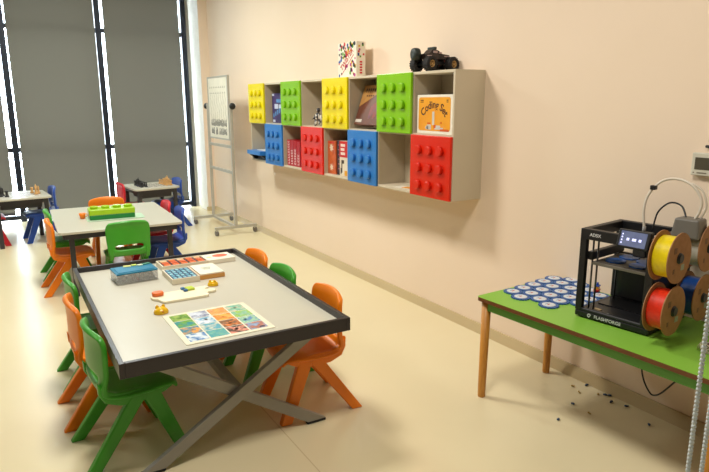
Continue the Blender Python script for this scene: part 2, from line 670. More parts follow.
# blue-lidded sorting box
sb = on_table('sorting_box', 'clear plastic sorting box with a blue lid by the far rim of the table', 'box', .652, 3.715, .06)
M_CLEAR = mat('clear_grey_plastic', (224, 226, 224), .2, alpha=.3)
m = MB()
w, d, h = .235, .165, .058
m.bb(-w/2, w/2, -d/2, d/2, 0, .003)
for s in (-1, 1):
    m.bb(s*w/2-.0015, s*w/2+.0015, -d/2, d/2, .003, h)
    m.bb(-w/2, w/2, s*d/2-.0015, s*d/2+.0015, .003, h)
for x in (-.04, .02, .07):
    m.bb(x-.001, x+.001, -d/2+.002, d/2-.002, .003, h-.004)
m.build('clear_tub', M_CLEAR, sb)
m = MB()
m.prism(rrect(w+.008, d+.008, .012), h, h+.008)
m.bb(-w/2+.012, w/2-.012, -d/2+.012, d/2-.012, h+.008, h+.011)
m.build('blue_lid', mat('blue_lid_plastic', (8, 116, 150), .35, spec=.3), sb, bevel=.002)
ctc = [(90, 86, 84), (150, 40, 46), (110, 104, 100), (60, 66, 60)]
for k, (x0, x1) in enumerate(((-.112, -.044), (-.036, .016), (.024, .066), (.074, .112))):
    q = MB()
    random.seed(k)
    for i in range(22):
        q.ball((random.uniform(x0+.008, x1-.008), random.uniform(-.068, .068), random.uniform(.011, .034)), .0085, 1)
    o = q.build('beads', mat('bead_plastic_%d' % k, ctc[k], .35), sb)
    o['kind'] = 'stuff'
lidz = SURF+h+.011
for k, (dx, dy, c, s, lab) in enumerate(((-.03, .052, (226, 222, 130), .044, 'pale yellow card tile on the left of the blue lid'),
                                         (.012, .06, (196, 210, 60), .03, 'lime card tile lying on the blue lid beside a pale yellow one'),
                                         (.045, .045, (214, 224, 190), .03, 'whitish card tile in the middle of the blue lid'),
                                         (.085, .06, (44, 120, 92), .05, 'dark green card tile on the right of the blue lid'))):
    o = MB().prism(rrect(s, .026, .004), 0, .005).build('card_tile', mat('tile_card_%d' % k, c, .4),
                                                         loc=(.652+dx, 3.715+dy, lidz+.0002), rz=.2*k-.2, bevel=.001)
    tag(o, lab, 'tile', 'small tiles on the blue lid')


def tray_game(name, label, x, y, w, d, h, rz, cells_c, rows, cols, bg, fill=.82):
    t = on_table(name, label, 'game', x, y, rz)
    m = MB()
    m.bb(-w/2, w/2, -d/2, d/2, 0, h-.008)
    for s in (-1, 1):
        m.bb(s*(w/2-.004)-.004, s*(w/2-.004)+.004, -d/2, d/2, h-.008, h)
        m.bb(-w/2+.008, w/2-.008, s*(d/2-.004)-.004, s*(d/2-.004)+.004, h-.008, h)
    m.build('tray', mat('tray_white_wood', (226, 216, 192), .45), t, bevel=.001)
    MB().bb(-w/2+.009, w/2-.009, -d/2+.009, d/2-.009, h-.008, h-.005).build('grid_board', mat(name+'_bg', bg, .4), t)
    k = 0
    for i in range(cols):
        for j in range(rows):
            cw, ch = (w-.024)/cols, (d-.024)/rows
            cx, cy = -w/2+.012+(i+.5)*cw, -d/2+.012+(j+.5)*ch
            c = cells_c[k % len(cells_c)]
            k += 1
            MB().prism([(cx+a, cy+b) for a, b in rrect(cw*fill, ch*fill, .003, 3)], h-.005, h-.001).build('picture_tile', mat('tile_%d_%d_%d' % c, c, .35), t)
    return t


tray_game('sorting_game', 'white tray game with orange tiles on black by the far rim', .985, 3.868, .30, .17, .034, .02,
          [(232, 110, 40), (222, 96, 44), (240, 190, 140), (230, 104, 36), (214, 88, 40), (228, 108, 50)], 3, 5, (36, 30, 36), .74)
t = on_table('game_lid', 'white tray lid printed with a red oval beside the orange tiles', 'lid', 1.215, 3.885, .02)
MB().bb(-.078, .11, -.085, .078, 0, .03).build('lid_panel', mat('lid_white', (240, 232, 212), .4), t, bevel=.002)
q = MB()
q.prism([(.032+.052*math.cos(a*math.pi/12), .01+.04*math.sin(a*math.pi/12)) for a in range(24)], .03, .0306)
q.build('red_oval', mat('oval_print', (226, 104, 74), .5), t)
q = MB()
q.prism([(-.05+.018*math.cos(a*math.pi/8), -.01+.018*math.sin(a*math.pi/8)) for a in range(16)], .03, .0306)
q.build('cream_spot', mat('spot_print', (236, 210, 150), .5), t)

tray_game('memory_game', 'white tray game with rows of small pale blue tiles', .898, 3.585, .165, .25, .034, 0,
          [(130, 190, 206), (116, 176, 198), (150, 204, 214)], 5, 5, (36, 52, 96), .66)
t = on_table('wooden_lid_box', 'flat wooden box with a white lid right of the pale blue tiles', 'box', 1.064, 3.60, 0)
MB().bb(-.078, .078, -.12, .12, 0, .026).build('wood_box', mat('honey_wood', (214, 158, 84), .45, rgb2=(196, 138, 66), scale=10, stretch=(1, 8, 8)), t, bevel=.002)
MB().bb(-.074, .074, -.116, .116, .026, .0345).build('lid_panel', mat('box_lid_white', (240, 234, 214), .4), t, bevel=.002)
q = MB()
for k in range(3):
    q.bb(-.03+.004*k, .03-.006*k, .02-.02*k, .028-.02*k, .0345, .035)
q.build('printed_lines', mat('lid_print_green', (120, 140, 110), .5), t)

# cream paddle with a hand-shaped end
pd = on_table('paddle_board', 'cream wooden paddle board with a notched end on the dark rimmed table', 'game', .835, 3.225, .02)
out = [(-.15, -.075), (-.14, -.083), (.08, -.09), (.098, -.083), (.105, -.06), (.10, -.045), (.112, -.03), (.15, -.028), (.165, -.01), (.16, .012), (.14, .02),
       (.11, .025), (.12, .045), (.145, .055), (.14, .078), (.11, .088), (.04, .085), (-.02, .08), (-.12, .075), (-.15, .07), (-.175, .06), (-.19, .035), (-.185, .0), (-.165, -.02)]
MB().prism(out, 0, .014).build('board', mat('cream_painted_wood', (242, 232, 200), .4), pd, bevel=.003)
o = MB().prism(rrect(.062, .05, .022), 0, .022).build('wooden_button', mat('orange_button', (236, 112, 40), .35), loc=(.686, 3.262, SURF+.0142), bevel=.006)
tag(o, 'orange rounded button on the left end of the cream paddle board', 'button')
for k, (x, y, c, lab, w_) in enumerate(((.868, 3.285, (190, 210, 60), 'lime green block lying on the cream paddle board', .045),
                                        (.832, 3.300, (60, 116, 160), 'small blue block beside the lime one on the cream paddle, the far one', .022),
                                        (.838, 3.262, (50, 100, 150), 'small blue block beside the lime one on the cream paddle, the near one', .022))):
    o = MB().prism(rrect(w_, .024 if k else .05, .006), 0, .012).build('toy_block', mat('toyblock_%d' % k, c, .35), loc=(x, y, SURF+.0142), rz=.1, bevel=.003)
    tag(o, lab, 'toy')
M_AMBER = mat('amber_clear_plastic', (250, 196, 30), .12, trans=.15)
for x, y, rz, lab, sc in ((.642, 3.005, .1, 'amber plastic animal head between the orange button and the picture board', 1.0),
                          (1.018, 3.335, 2.6, 'amber plastic animal head past the notched end of the cream paddle board', .85)):
    t = on_table('animal_head_toy', lab, 'toy', x, y, rz)
    m = MB()
    m.lathe([(.036, 0), (.038, .006), (.034, .018), (.024, .028), (.010, .034), (.001, .035)], 24)
    m.build('head', M_AMBER, t)
    for s in (-1, 1):
        MB().ball((s*.016, .012, .030), .010, 2, (1, .7, 1.3)).build('ear', M_AMBER, t)
    MB().ball((0, -.030, .014), .008, 2).build('nose', mat('amber_nose', (214, 140, 14), .2), t)
    t.scale = (sc, sc*.85, sc)


# ------------------------------------------------------------------ plain tables
def plain_table(name, label, loc, rz, w, d, h, under=None, legs=None, leg_t=.045, group=None, rad=.03, inset=.062):
    t = thing(name, label, 'table', (*loc, 0), rz, group)
    MB().prism(rrect(w, d, rad), h-.022, h).build('tabletop', M_TOP, t, bevel=.003)
    m = MB()
    a = .05
    for s in (-1, 1):
        m.bb(s*(w/2-a)-.012, s*(w/2-a)+.012, -d/2+a, d/2-a, h-.07, h-.022)
        m.bb(-w/2+a, w/2-a, s*(d/2-a)-.012, s*(d/2-a)+.012, h-.07, h-.022)
    m.build('apron', M_DSTEEL, t)
    for sx in (-1, 1):
        for sy in (-1, 1):
            x, y = sx*(w/2-inset), sy*(d/2-inset)
            MB().bb(x-leg_t/2, x+leg_t/2, y-leg_t/2, y+leg_t/2, 0, h-.022).build('leg', M_DSTEEL, t, bevel=.004)
    if under:
        MB().bb(-w/2+.1, w/2-.1, -d/2+.09, d/2-.2, h-.13, h-.07).build('drawer', M_DSTEEL, t, bevel=.004)
    return t


mh = .575
plain_table('square_table', 'pale square table with dark legs in the middle, carrying a big green toy brick', (.893, 5.94), -.03, 1.0, 1.28, mh, inset=.1, leg_t=.04)
bk = thing('toy_brick_box', 'large lime and dark green toy brick box on the pale table', 'toy', (.865, 5.80, mh), -.05)
MB().prism([(x+.03, y) for x, y in rrect(.49, .25, .03)], 0, .008).build('tray', mat('mint_tray', (196, 226, 196), .3), bk, bevel=.003)
MB().prism(rrect(.385, .185, .01), .008, .05).build('dark_green_body', mat('dark_green_brick', (16, 124, 52), .3), bk, bevel=.004)
MB().prism(rrect(.39, .19, .012), .05, .098).build('lime_lid', mat('lime_brick', (160, 200, 28), .3), bk, bevel=.004)
for k in range(4):
    MB().lathe([(.036, 0), (.036, .018), (.033, .022)], 20, (-.145+.097*k, 0, .098)).build('stud', MATS['lime_brick'], bk)
t = thing('plastic_cup', 'small orange cup lying at the left end of the toy brick box', 'cup', (.63, 5.90, mh+.0005), .4)
MB().lathe([(.02, 0), (.03, .05), (.027, .05), (.018, .005)], 16, smooth=True).build('cup_body', PLASTIC['orange'], t)
q = MB().tube([(.026, 0, .04), (.045, 0, .038), (.048, 0, .022), (.024, 0, .012)], .004, 6)
q.build('cup_handle', PLASTIC['orange'], t)

ch_h = .56
plain_table('chess_table', 'small pale chess table with dark legs cut off by the photo edge', (.185, 8.0), .10, .62, .66, ch_h, under=True, group='small chess tables', rad=.06)
plain_table('chess_table', 'small pale chess table with dark legs standing by the far window', (1.70, 8.04), .12, .58, .62, ch_h, under=True, group='small chess tables', rad=.06)

M_CB = mat('chess_black', (30, 28, 30), .4)
M_CT = mat('chess_boxwood', (206, 158, 96), .45, rgb2=(192, 142, 80), scale=20)
PIECES = {
    'pawn': [(.016, 0), (.016, .006), (.010, .012), (.007, .03), (.010, .033), (.005, .036), (.0095, .044), (.008, .052), (.001, .055)],
    'rook': [(.018, 0), (.018, .008), (.012, .014), (.010, .04), (.014, .046), (.014, .058)],
    'bishop': [(.018, 0), (.018, .008), (.011, .015), (.008, .042), (.012, .046), (.007, .05), (.010, .06), (.006, .07), (.002, .077)],
    'king': [(.020, 0), (.020, .008), (.012, .016), (.009, .055), (.014, .06), (.009, .064), (.013, .082), (.004, .088), (.004, .10)],
}
PM = {}


def piece(kind, side, x, y, label, group, s=1.0):
    key = (kind, side)
    if key not in PM:
        o = MB().lathe(PIECES[kind], 14).build('chess_'+kind, M_CB if side == 'b' else M_CT)
        PM[key] = o
    else:
        o = PM[key].copy()
        COL.objects.link(o)
    o.location = (x, y, ch_h+.0032)
    o.scale = (s, s, s)
    tag(o, label, 'chess piece', group)


def chess_board(x, y, rz, lab):
    t = thing('chess_board', lab, 'board', (x, y, ch_h), rz)
    MB().bb(-.2, .2, -.2, .2, 0, .003).build('board', mat('chess_board_white', (214, 208, 194), .4), t)
    q = MB()
    for i in range(8):
        for j in range(8):
            if (i+j) % 2:
                q.bb(-.18+i*.045, -.135+i*.045, -.18+j*.045, -.135+j*.045, .003, .0032)
    q.build('dark_squares', mat('chess_square_grey', (128, 122, 114), .4), t)


chess_board(.20, 7.98, .10, 'pale chess board on the chess table cut off by the photo edge')
chess_board(1.73, 8.02, .12, 'pale chess board on the chess table by the far window')
g = 'dark chess pieces on the table cut off by the photo edge'
for k, (kd, x, y) in enumerate((('king', .015, 7.90), ('rook', .075, 7.86), ('pawn', .03, 8.06), ('bishop', .035, 7.98))):
    piece(kd, 'b', x, y, {'king': 'tall dark king', 'rook': 'dark rook', 'pawn': 'dark pawn', 'bishop': 'dark bishop'}[kd]+' on the chess table cut off by the photo edge', g, 1.25)
g = 'pale wooden chess pieces on the table cut off by the photo edge'
for kd, x, y in (('king', .375, 7.92), ('rook', .34, 8.06), ('bishop', .405, 7.98), ('pawn', .385, 8.09)):
    piece(kd, 't', x, y, {'king': 'tall wooden king', 'rook': 'wooden rook', 'pawn': 'wooden pawn', 'bishop': 'wooden bishop'}[kd]+' on the chess table cut off by the photo edge', g, 1.2)
g = 'dark chess pieces on the table by the far window'
kinds = ['rook', 'bishop', 'king', 'bishop', 'rook', 'pawn', 'pawn', 'pawn', 'pawn', 'pawn']
for k, kd in enumerate(kinds):
    yy = 7.86+.062*(k % 5) + .012
    xx = 1.545 + .055*(k//5) - .12*(yy-8.02)
    piece(kd, 'b', xx, yy, 'dark %s on the chess table by the far window' % kd, g, 1.15)
g = 'pale wooden chess pieces on the table by the far window'
for k, kd in enumerate(kinds):
    yy = 7.88+.062*(k % 5) + .012
    xx = 1.915 - .055*(k//5) - .12*(yy-8.02)
    piece(kd, 't', xx, yy, 'pale wooden %s on the chess table by the far window' % kd, g, 1.15)


# ------------------------------------------------------------------ whiteboard stand
ws = thing('whiteboard_stand', 'tall narrow whiteboard on a grey wheeled frame standing by the right wall', 'whiteboard', (2.5, 7.53, 0))
M_ALU = mat('grey_aluminium', (186, 182, 170), .4, metal=.15)
YF, YR = 7.09-7.53, 7.97-7.53
for y in (YF, YR):
    f = MB().bb(-.27, .27, y-.02, y+.02, .075, .11).build('base_foot', M_ALU, ws, bevel=.004)
    for x in (-.25, .25):
        c = MB()
        c.bb(x-.012, x+.012, y-.018, y+.018, .055, .078)
        c.mi = 1
        c.lathe([(.034, -.011), (.034, .011)], 18, (x, y, .034), (1, .25, 0))
        c.build('castor', [M_ALU, mat('castor_grey', (112, 106, 98), .5)], f)
    MB().bb(-.017, .017, y-.016, y+.016, .11, 1.60).build('post', M_ALU, ws, bevel=.003)
    s = -1 if y < 0 else 1
    k = MB()
    k.lathe([(.012, 0), (.012, .03), (.035, .032), (.04, .045), (.035, .06), (.02, .066)], 18, (0, y+s*.016, 1.565), (0, s, 0))
    k.build('pivot_knob', M_BLACK, ws)
for z, n in ((.09, 'base_rail'), (.765, 'cross_rail'), (1.078, 'cross_rail')):
    MB().bb(-.016, .016, YF+.018, YR-.018, z-.016, z+.016).build(n, M_ALU, ws, bevel=.003)
b = MB()
b.bb(-.008, .008, -.365, .365, 1.17, 1.915)
bo = b.build('writing_board', mat('whiteboard_face', (234, 228, 210), .35), ws)
f = MB()
for y in (-.375, .375):
    f.bb(-.014, .014, y-.014, y+.014, 1.155, 1.93)
for z in (1.165, 1.92):
    f.bb(-.014, .014, -.361, .361, z-.01, z+.01)
f.build('board_frame', M_ALU, bo, bevel=.002)
q = MB()
random.seed(3)
for row, z in enumerate((1.80, 1.73)):
    for k in range(9):
        y = .29-.07*k
        q.bb(-.0095, -.008, y-.018, y+.018, z-.012, z-.004)
        q.bb(-.0095, -.008, y-.003, y+.004, z-.006, z+.01)
q.build('handwriting', mat('faint_marker', (168, 160, 140), .5), bo)
q = MB()
for k in range(8):
    pts = []
    for j in range(26):
        pts.append((-.009, .28-.08*k+.014*math.sin(j*.8+k), 1.71-.34*j/25))
    q.tube(pts, .0022, 4)
q.build('wavy_lines', mat('faint_marker_line', (190, 182, 162), .5), bo)
q = MB()
for row, z in enumerate((1.36, 1.255)):
    for k in range(14):
        y = .28-.043*k
        if random.random() < .9:
            hh = random.uniform(.032, .046)
            q.bb(-.010, -.008, y-.012, y-.002, z-hh, z+hh)
            q.bb(-.010, -.008, y-.002, y+.010, z-hh, z-hh+random.uniform(.03, .07))
q.build('dark_lettering', mat('marker_black', (44, 40, 38), .5), bo)


# ------------------------------------------------------------------ wall cabinet with studded doors
Y0, CW = 6.674, .4493
Y1 = Y0-8*CW
Z0, Z1 = .9535, 1.8102
ZM = (Z0+Z1)/2
XF = 2.567
XB = XF+.02
cb = thing('wall_cabinet', 'long wall cabinet with open cubbies and studded doors in yellow, lime, blue and red', 'cabinet', (XW, (Y0+Y1)/2, Z0))
OX, OY = XW, (Y0+Y1)/2


def cbb(m, x0, x1, y0, y1, z0, z1):
    m.bb(x0-OX, x1-OX, y0-OY, y1-OY, z0-Z0, z1-Z0)


th = .018
m = MB()
cbb(m, XB, XW, Y1, Y0, Z1-th, Z1)
cbb(m, XB, XW, Y1, Y0, Z0, Z0+th)
cbb(m, XB, XW, Y1, Y1+th, Z0+th, Z1-th)
cbb(m, XB, XW, Y0-th, Y0, Z0+th, Z1-th)
m.build('carcass', M_BODY, cb, bevel=.0015)
m = MB()
cbb(m, XW-.012, XW-.001, Y1+th, Y0-th, Z0+th, Z1-th)
m.build('back_panel', M_BIN, cb)
m = MB()
cbb(m, XB, XW-.012, Y1+th, Y0-th, ZM-th/2, ZM+th/2)
m.build('middle_shelf', M_BODY, cb)
for k in range(1, 8):
    m = MB()
    y = Y0-k*CW
    cbb(m, XB+.001, XW-.012, y-th/2, y+th/2, Z0+th, ZM-th/2)
    cbb(m, XB+.001, XW-.012, y-th/2, y+th/2, ZM+th/2, Z1-th)
    m.build('divider', M_BIN, cb)
stud_me = None
for k, row, c in ((0, 1, 'yellow'), (2, 1, 'green'), (4, 1, 'yellow'), (6, 1, 'green'), (1, 0, 'blue'), (3, 0, 'red'), (5, 0, 'blue'), (7, 0, 'red')):
    ya, yb = Y0-(k+1)*CW+.002, Y0-k*CW-.002
    za, zb = (ZM+.001, Z1-.0005) if row else (Z0, ZM-.001)
    m = MB()
    hy, hz = (yb-ya)/2, (zb-za)/2
    m.bb(-.0195, 0, -hy, hy, -hz, hz)
    d = m.build('door', DOORC[c], cb, loc=(XB-OX, (ya+yb)/2-OY, (za+zb)/2-Z0), bevel=.004)
    d['label'] = c+' studded door'
    for i in range(3):
        for j in range(3):
            if stud_me is None:
                so = MB().lathe([(.032, 0), (.032, .020), (.0305, .0235), (.027, .025)], 24, (0, 0, 0), (-1, 0, 0)).build('stud', DOORC[c], d)
                stud_me = so
            else:
                so = stud_me.copy()
                COL.objects.link(so)
                so.parent = d
            so.material_slots[0].link = 'OBJECT'
            so.material_slots[0].material = DOORC[c]
            so.location = (-.0195, (i-1)*CW*.265, -.01-(j-1)*.122)


def cell_y(k):
    return Y0-(k+1)*CW+th/2, Y0-k*CW-th/2


FU, FL = ZM+th/2+.0004, Z0+th+.0004
FACE_X, FACE_Z = (0, -1, 0), (0, 0, 1)     # fronts face the room (-x); reading direction is -y

# coding set box
t = thing('coding_set_box', 'orange and white boxed coding set in the nearest upper cubby', 'box', (2.66, 3.31, FU), 0)
MB().bb(-.055, .055, -.192, .192, 0, .262).build('carton', mat('carton_white', (240, 234, 218), .4), t, bevel=.003)
q = MB()
q.T = Matrix.Translation((-.0555, 0, .133)) @ Matrix(((0, 0, -1), (-1, 0, 0), (0, 1, 0))).to_4x4()
q.prism(rrect(.345, .225, .02), 0, .0008)
q.build('orange_front', mat('orange_print', (238, 164, 36), .4, rgb2=(232, 152, 30), scale=6), t)
fx = -.0566
text_mesh('lettering', 'Coding Set', .07, mat('lettering_brown', (74, 34, 20), .5), t,
          face_matrix((fx, 0, .195), FACE_X, FACE_Z), arc=.165, bold=.0013)
q = MB()
for y, w_ in ((.135, .034), (-.14, .018)):
    q.bb(fx-.0003, fx+.0003, y-w_/2, y+w_/2, .222, .228)
    q.bb(fx-.0003, fx+.0003, y-w_/2, y+w_/2, .211, .216)
q.build('small_print', MATS['lettering_brown'], t)
q = MB()
q.bb(fx-.001, fx, -.005, .018, .06, .15)
q.prism([(0, 0)]*0 or [(fx, .06), (fx-.001, .06), (fx-.001, .09), (fx, .09)], .03, .052)
q.bb(fx-.001, fx, -.07, -.01, .03, .058)
q.bb(fx-.001, fx, .03, .075, .028, .062)
q.bb(fx-.001, fx, -.1, -.07, .026, .044)
q.build('toy_picture', mat('toy_grey_print', (206, 202, 194), .5), t)
q = MB()
q.bb(fx-.0012, fx, -.022, .002, .04, .062)
q.bb(fx-.0012, fx, -.085, -.072, .07, .082)
q.bb(fx-.0012, fx, .036, .072, .066, .076)
q.bb(fx-.0012, fx, -.16, -.07, .021, .034)
q.build('red_picture_details', mat('toy_red_print', (214, 92, 30), .5), t)

# brown leaning box
t = thing('brown_game_box', 'brown and tan boxed game leaning back between yellow and lime doors', 'box', (2.635, 4.205, FU+.0285), 0)
lean = Matrix.Rotation(R(20), 4, 'Y')
q = MB(); q.T = lean
q.bb(-.022, .022, -.19, .19, 0, .335)
q.build('carton', mat('brown_carton', (112, 62, 40), .4, rgb2=(92, 48, 32), scale=9), t, bevel=.002)
q = MB(); q.T = lean
q.hexa([(-.0228, .19, .15), (-.0228, -.02, .25), (-.0228, -.02, .334), (-.0228, .19, .334)][::-1],
       [(-.0221, .19, .15), (-.0221, -.02, .25), (-.0221, -.02, .334), (-.0221, .19, .334)][::-1])
q.bb(-.0228, -.0221, -.19, -.02, .25, .334)
q.build('tan_print', mat('tan_print', (184, 136, 72), .45, rgb2=(160, 110, 56), scale=12), t)
q = MB(); q.T = lean
random.seed(5)
for k in range(9):
    y = .14-.032*k
    q.bb(-.0234, -.0228, y-.011, y+.011, .285+random.uniform(-.006, .006), .305)
    q.bb(-.0234, -.0228, y-.004, y+.004, .272, .31)
for k in range(4):
    q.bb(-.0234, -.0228, .11-.03*k-.009, .11-.03*k+.009, .238, .250)
q.build('title_strokes', mat('title_dark', (60, 34, 22), .5), t)
q = MB(); q.T = lean
q.bb(-.0232, -.0221, .085, .18, .02, .045)
q.build('white_badge', mat('badge_white', (206, 196, 184), .5), t)
q = MB(); q.T = lean
for k in range(7):
    y = -.01-.02*k
    q.bb(-.0233, -.0221, y-.012, y+.012, .05+.02*(k % 3), .16+.012*k)
q.build('purple_print', mat('purple_print', (110, 66, 84), .45, rgb2=(150, 60, 44), scale=20), t)

# dark blue box
t = thing('blue_game_box', 'dark blue boxed game with white corner marks in an upper cubby', 'box', (2.69, 6.02, FU), 0)
MB().bb(-.035, .035, -.175, .175, 0, .31).build('carton', mat('navy_carton', (34, 34, 84), .4, rgb2=(70, 50, 110), scale=9), t, bevel=.002)
q = MB()
for y in (.145, -.145):
    q.bb(-.0365, -.035, y-.03, y+.03, .285, .305)
q.bb(-.0365, -.035, .10, .16, .01, .035)
q.bb(-.0365, -.035, .02, .11, .15, .20)
q.bb(-.0365, -.035, -.12, .0, .155, .195)
q.build('white_print', mat('white_blue_print', (196, 204, 222), .5), t)
q = MB()
for k in range(5):
    q.bb(-.0362, -.035, .12-.05*k, .15-.05*k, .06+.015*k, .10+.02*k)
q.bb(-.0362, -.035, -.1, .06, .215, .25)
q.build('light_blue_print', mat('light_blue_print', (84, 140, 190), .5), t)

# checkered figure toy
t = thing('figure_toy', 'small black and white toy figure in the cubby beside the yellow door', 'toy', (2.64, 5.09, FU), .3)
MC = mat('checker_toy', (214, 206, 192), .45, rgb2=(40, 36, 40), scale=40, lo=.48, hi=.52, detail=0)
MB().ball((0, 0, .085), .034, 2, (.8, 1, 1.2)).build('body', MC, t)
MB().ball((0, -.005, .145), .021, 2).build('head', MC, t)
for s in (-1, 1):
    MB().cyl((0, s*.018, .06), (-.01, s*.035, .0), .013, .016, 12).build('leg', MC, t)
    MB().cyl((0, s*.03, .10), (-.01, s*.055, .05), .010, .012, 12).build('arm', MC, t)

# red boxes
for k, y in enumerate((5.70, 5.625, 5.55, 5.475)):
    lab = ['red boxed game with white side lettering, first from the blue door',
           'red boxed game with white side lettering, second from the blue door',
           'red boxed game with white side lettering, third from the blue door',
           'red boxed game with white side lettering, nearest the red door'][k]
    t = thing('red_game_box', lab, 'box', (2.70, y, FL), 0, 'red boxed games in the lower cubby')
    MB().bb(-.09, .09, -.035, .035, 0, .262-.004*k).build('carton', mat('red_carton', (176, 24, 34), .4, rgb2=(166, 20, 30)), t, bevel=.002)
    q = MB()
    random.seed(k+20)
    z = .02
    top = (.245, .15, .17, .11)[k]
    while z < top:
        hh = random.uniform(.014, .022)
        q.bb(-.0912, -.09, -.018, -.010, z, z+hh)
        q.bb(-.0912, -.09, -.010, .018, z, z+.006)
        if random.random() < .6:
            q.bb(-.0912, -.09, .010, .018, z, z+hh)
        z += hh+.008
    q.build('side_lettering', mat('white_lettering', (228, 206, 200), .5), t)

# orange, dark and red-and-white boxes
t = thing('orange_game_box', 'orange boxed game with white bursts beside the red door', 'box', (2.70, 4.80, FL), 0)
MB().bb(-.08, .08, -.075, .075, 0, .295).build('carton', mat('orange_carton', (206, 100, 48), .4, rgb2=(180, 76, 36), scale=14), t, bevel=.002)
q = MB()
for cy, cz, r_ in ((.0, .235, .04), (.0, .06, .035)):
    q.T = Matrix.Translation((-.08, cy, cz)) @ Matrix(((0, 0, -1), (-1, 0, 0), (0, 1, 0))).to_4x4()
    q.prism([((r_ if i % 2 else r_*.55)*math.cos(i*math.pi/7), (r_ if i % 2 else r_*.55)*math.sin(i*math.pi/7)) for i in range(14)], 0, .001)
q.build('white_bursts', mat('burst_white', (226, 204, 180), .5), t)
q = MB()
q.bb(-.081, -.08, -.05, .05, .275, .288)
q.build('red_band', mat('red_print_band', (196, 30, 24), .5), t)
t = thing('dark_game_box', 'narrow dark boxed game between the orange and red and white boxes', 'box', (2.71, 4.682, FL), 0)
MB().bb(-.08, .08, -.036, .036, 0, .305).build('carton', mat('dark_carton', (44, 30, 36), .4), t, bevel=.002)
q = MB()
for k in range(6):
    q.bb(-.0812, -.08, -.015, .015, .05+.042*k, .062+.042*k)
q.build('pink_print', mat('pink_print', (150, 80, 100), .5), t)
t = thing('red_white_game_box', 'red and white boxed game beside the blue door', 'box', (2.70, 4.575, FL), 0)
MB().bb(-.085, .085, -.068, .068, 0, .305).build('carton', mat('white_carton', (226, 214, 190), .4), t, bevel=.002)
q = MB()
q.bb(-.0862, -.085, -.067, .067, .165, .304)
q.build('red_print', mat('red_block_print', (200, 34, 34), .5), t)
q = MB()
for k in range(3):
    q.bb(-.0872, -.086, -.03+.01*(k % 2), .045, .185+.036*k, .208+.036*k)
q.build('white_print', mat('white_pale_print', (236, 220, 206), .5), t)
q = MB()
q.bb(-.0865, -.085, .02, .035, .03, .14)
q.bb(-.0865, -.085, -.01, .02, .11, .14)
q.bb(-.0865, -.085, .035, .05, .02, .07)
q.build('dark_figure_print', mat('dark_fig_print', (70, 60, 46), .5), t)
q = MB()
q.bb(-.0868, -.085, -.064, -.02, .006, .05)
q.build('yellow_print', mat('yellow_fig_print', (226, 160, 40), .5), t)

# blue toy sticking out of the far lower cubby
t = thing('blue_toy_bench', 'blue toy with a white top jutting out of the far lower cubby', 'toy', (2.66, 6.45, FL), 0)
m = MB()
m.bb(-.14, .12, -.19, .205, .06, .105)
m.build('blue_deck', DOORC['blue'], t, bevel=.004)
MB().bb(-.06, .1, -.15, .10, .105, .11).build('white_top', M_WHITE, t, bevel=.002)
for y in (-.16, .18):
    m = MB()
    m.hexa([(-.05, y-.02, 0), (.10, y-.02, 0), (.10, y+.02, 0), (-.05, y+.02, 0)],
           [(-.13, y-.02, .065), (.11, y-.02, .065), (.11, y+.02, .065), (-.13, y+.02, .065)])
    m.build('dark_support', M_BLACK, t, bevel=.003)
MB().bb(-.03, .10, -.135, .155, .0, .05).build('dark_body', M_BLACK, t, bevel=.003)

# papers in the open lower cubby
t = thing('instruction_leaflet', 'small orange and white leaflet lying flat in an open cubby', 'paper', (2.655, 3.70, FL), .25)
MB().bb(-.05, .05, -.08, .08, 0, .003).build('leaflet', mat('leaflet_white', (232, 224, 206), .5), t)
MB().bb(-.045, .02, -.07, -.0, .003, .006).build('orange_card', mat('leaflet_orange', (230, 150, 50), .5), t)

# the party game on top of the cabinet
t = thing('dotted_game_box', 'white boxed game covered in coloured dots standing on top of the wall cabinet', 'box', (2.72, 4.61, Z1+.0004), 0)
MB().bb(-.045, .045, -.155, .155, 0, .29).build('carton', mat('dotted_white_carton', (242, 234, 216), .4), t, bevel=.002)
dotc = [(40, 80, 160), (206, 40, 50), (96, 160, 50), (50, 56, 60), (230, 170, 40), (190, 70, 140)]
random.seed(11)
q = MB()
n = 0
for k in range(100):
    y, z = random.uniform(-.14, .14), random.uniform(.015, .278)
    # keep the title band clear
    u_ = (.14-y)/.28
    if abs(z-(.07+.15*u_)) < .036 or (z < .08 and random.random() < .6):
        continue
    q.mi = n % 6
    n += 1
    q.T = Matrix.Translation((-.0455, y, z)) @ Matrix(((0, 0, -1), (-1, 0, 0), (0, 1, 0))).to_4x4()
    r_ = random.uniform(.008, .016)
    q.prism([(r_*math.cos(i*math.pi/5), r_*1.15*math.sin(i*math.pi/5)) for i in range(10)], 0, .0008)
q.build('dots', [mat('dot_%d' % i, c, .5) for i, c in enumerate(dotc)], t)
a = R(38)
text_mesh('lettering', 'TWISTER', .062, mat('title_red', (190, 50, 44), .5), t,
          face_matrix((-.0462, .0, .15), (0, -math.cos(a), math.sin(a)), (0, math.sin(a), math.cos(a))), bold=.0008)
q = MB()
q.T = Matrix.Translation((-.0458, -.01, .105)) @ Matrix.Rotation(-a, 4, 'X')
q.bb(-.0005, .0005, -.13, .13, -.003, .003)
q.build('red_stripe', mat('stripe_red', (200, 60, 60), .5), t)
q = MB()
random.seed(4)
for k in range(9):
    q.mi = k % 6
    z = .16+random.uniform(0, .12)
    x = random.uniform(-.03, .03)
    q.bb(x-.008, x+.008, -.1562, -.155, z-.008, z+.008)
q.build('side_dots', [MATS['dot_%d' % i] for i in range(6)], t)
q = MB()
for k in range(5):
    q.bb(-.012, .012, -.1562, -.155, .03+.022*k, .044+.022*k)
q.build('side_print', MATS['dot_1'], t)

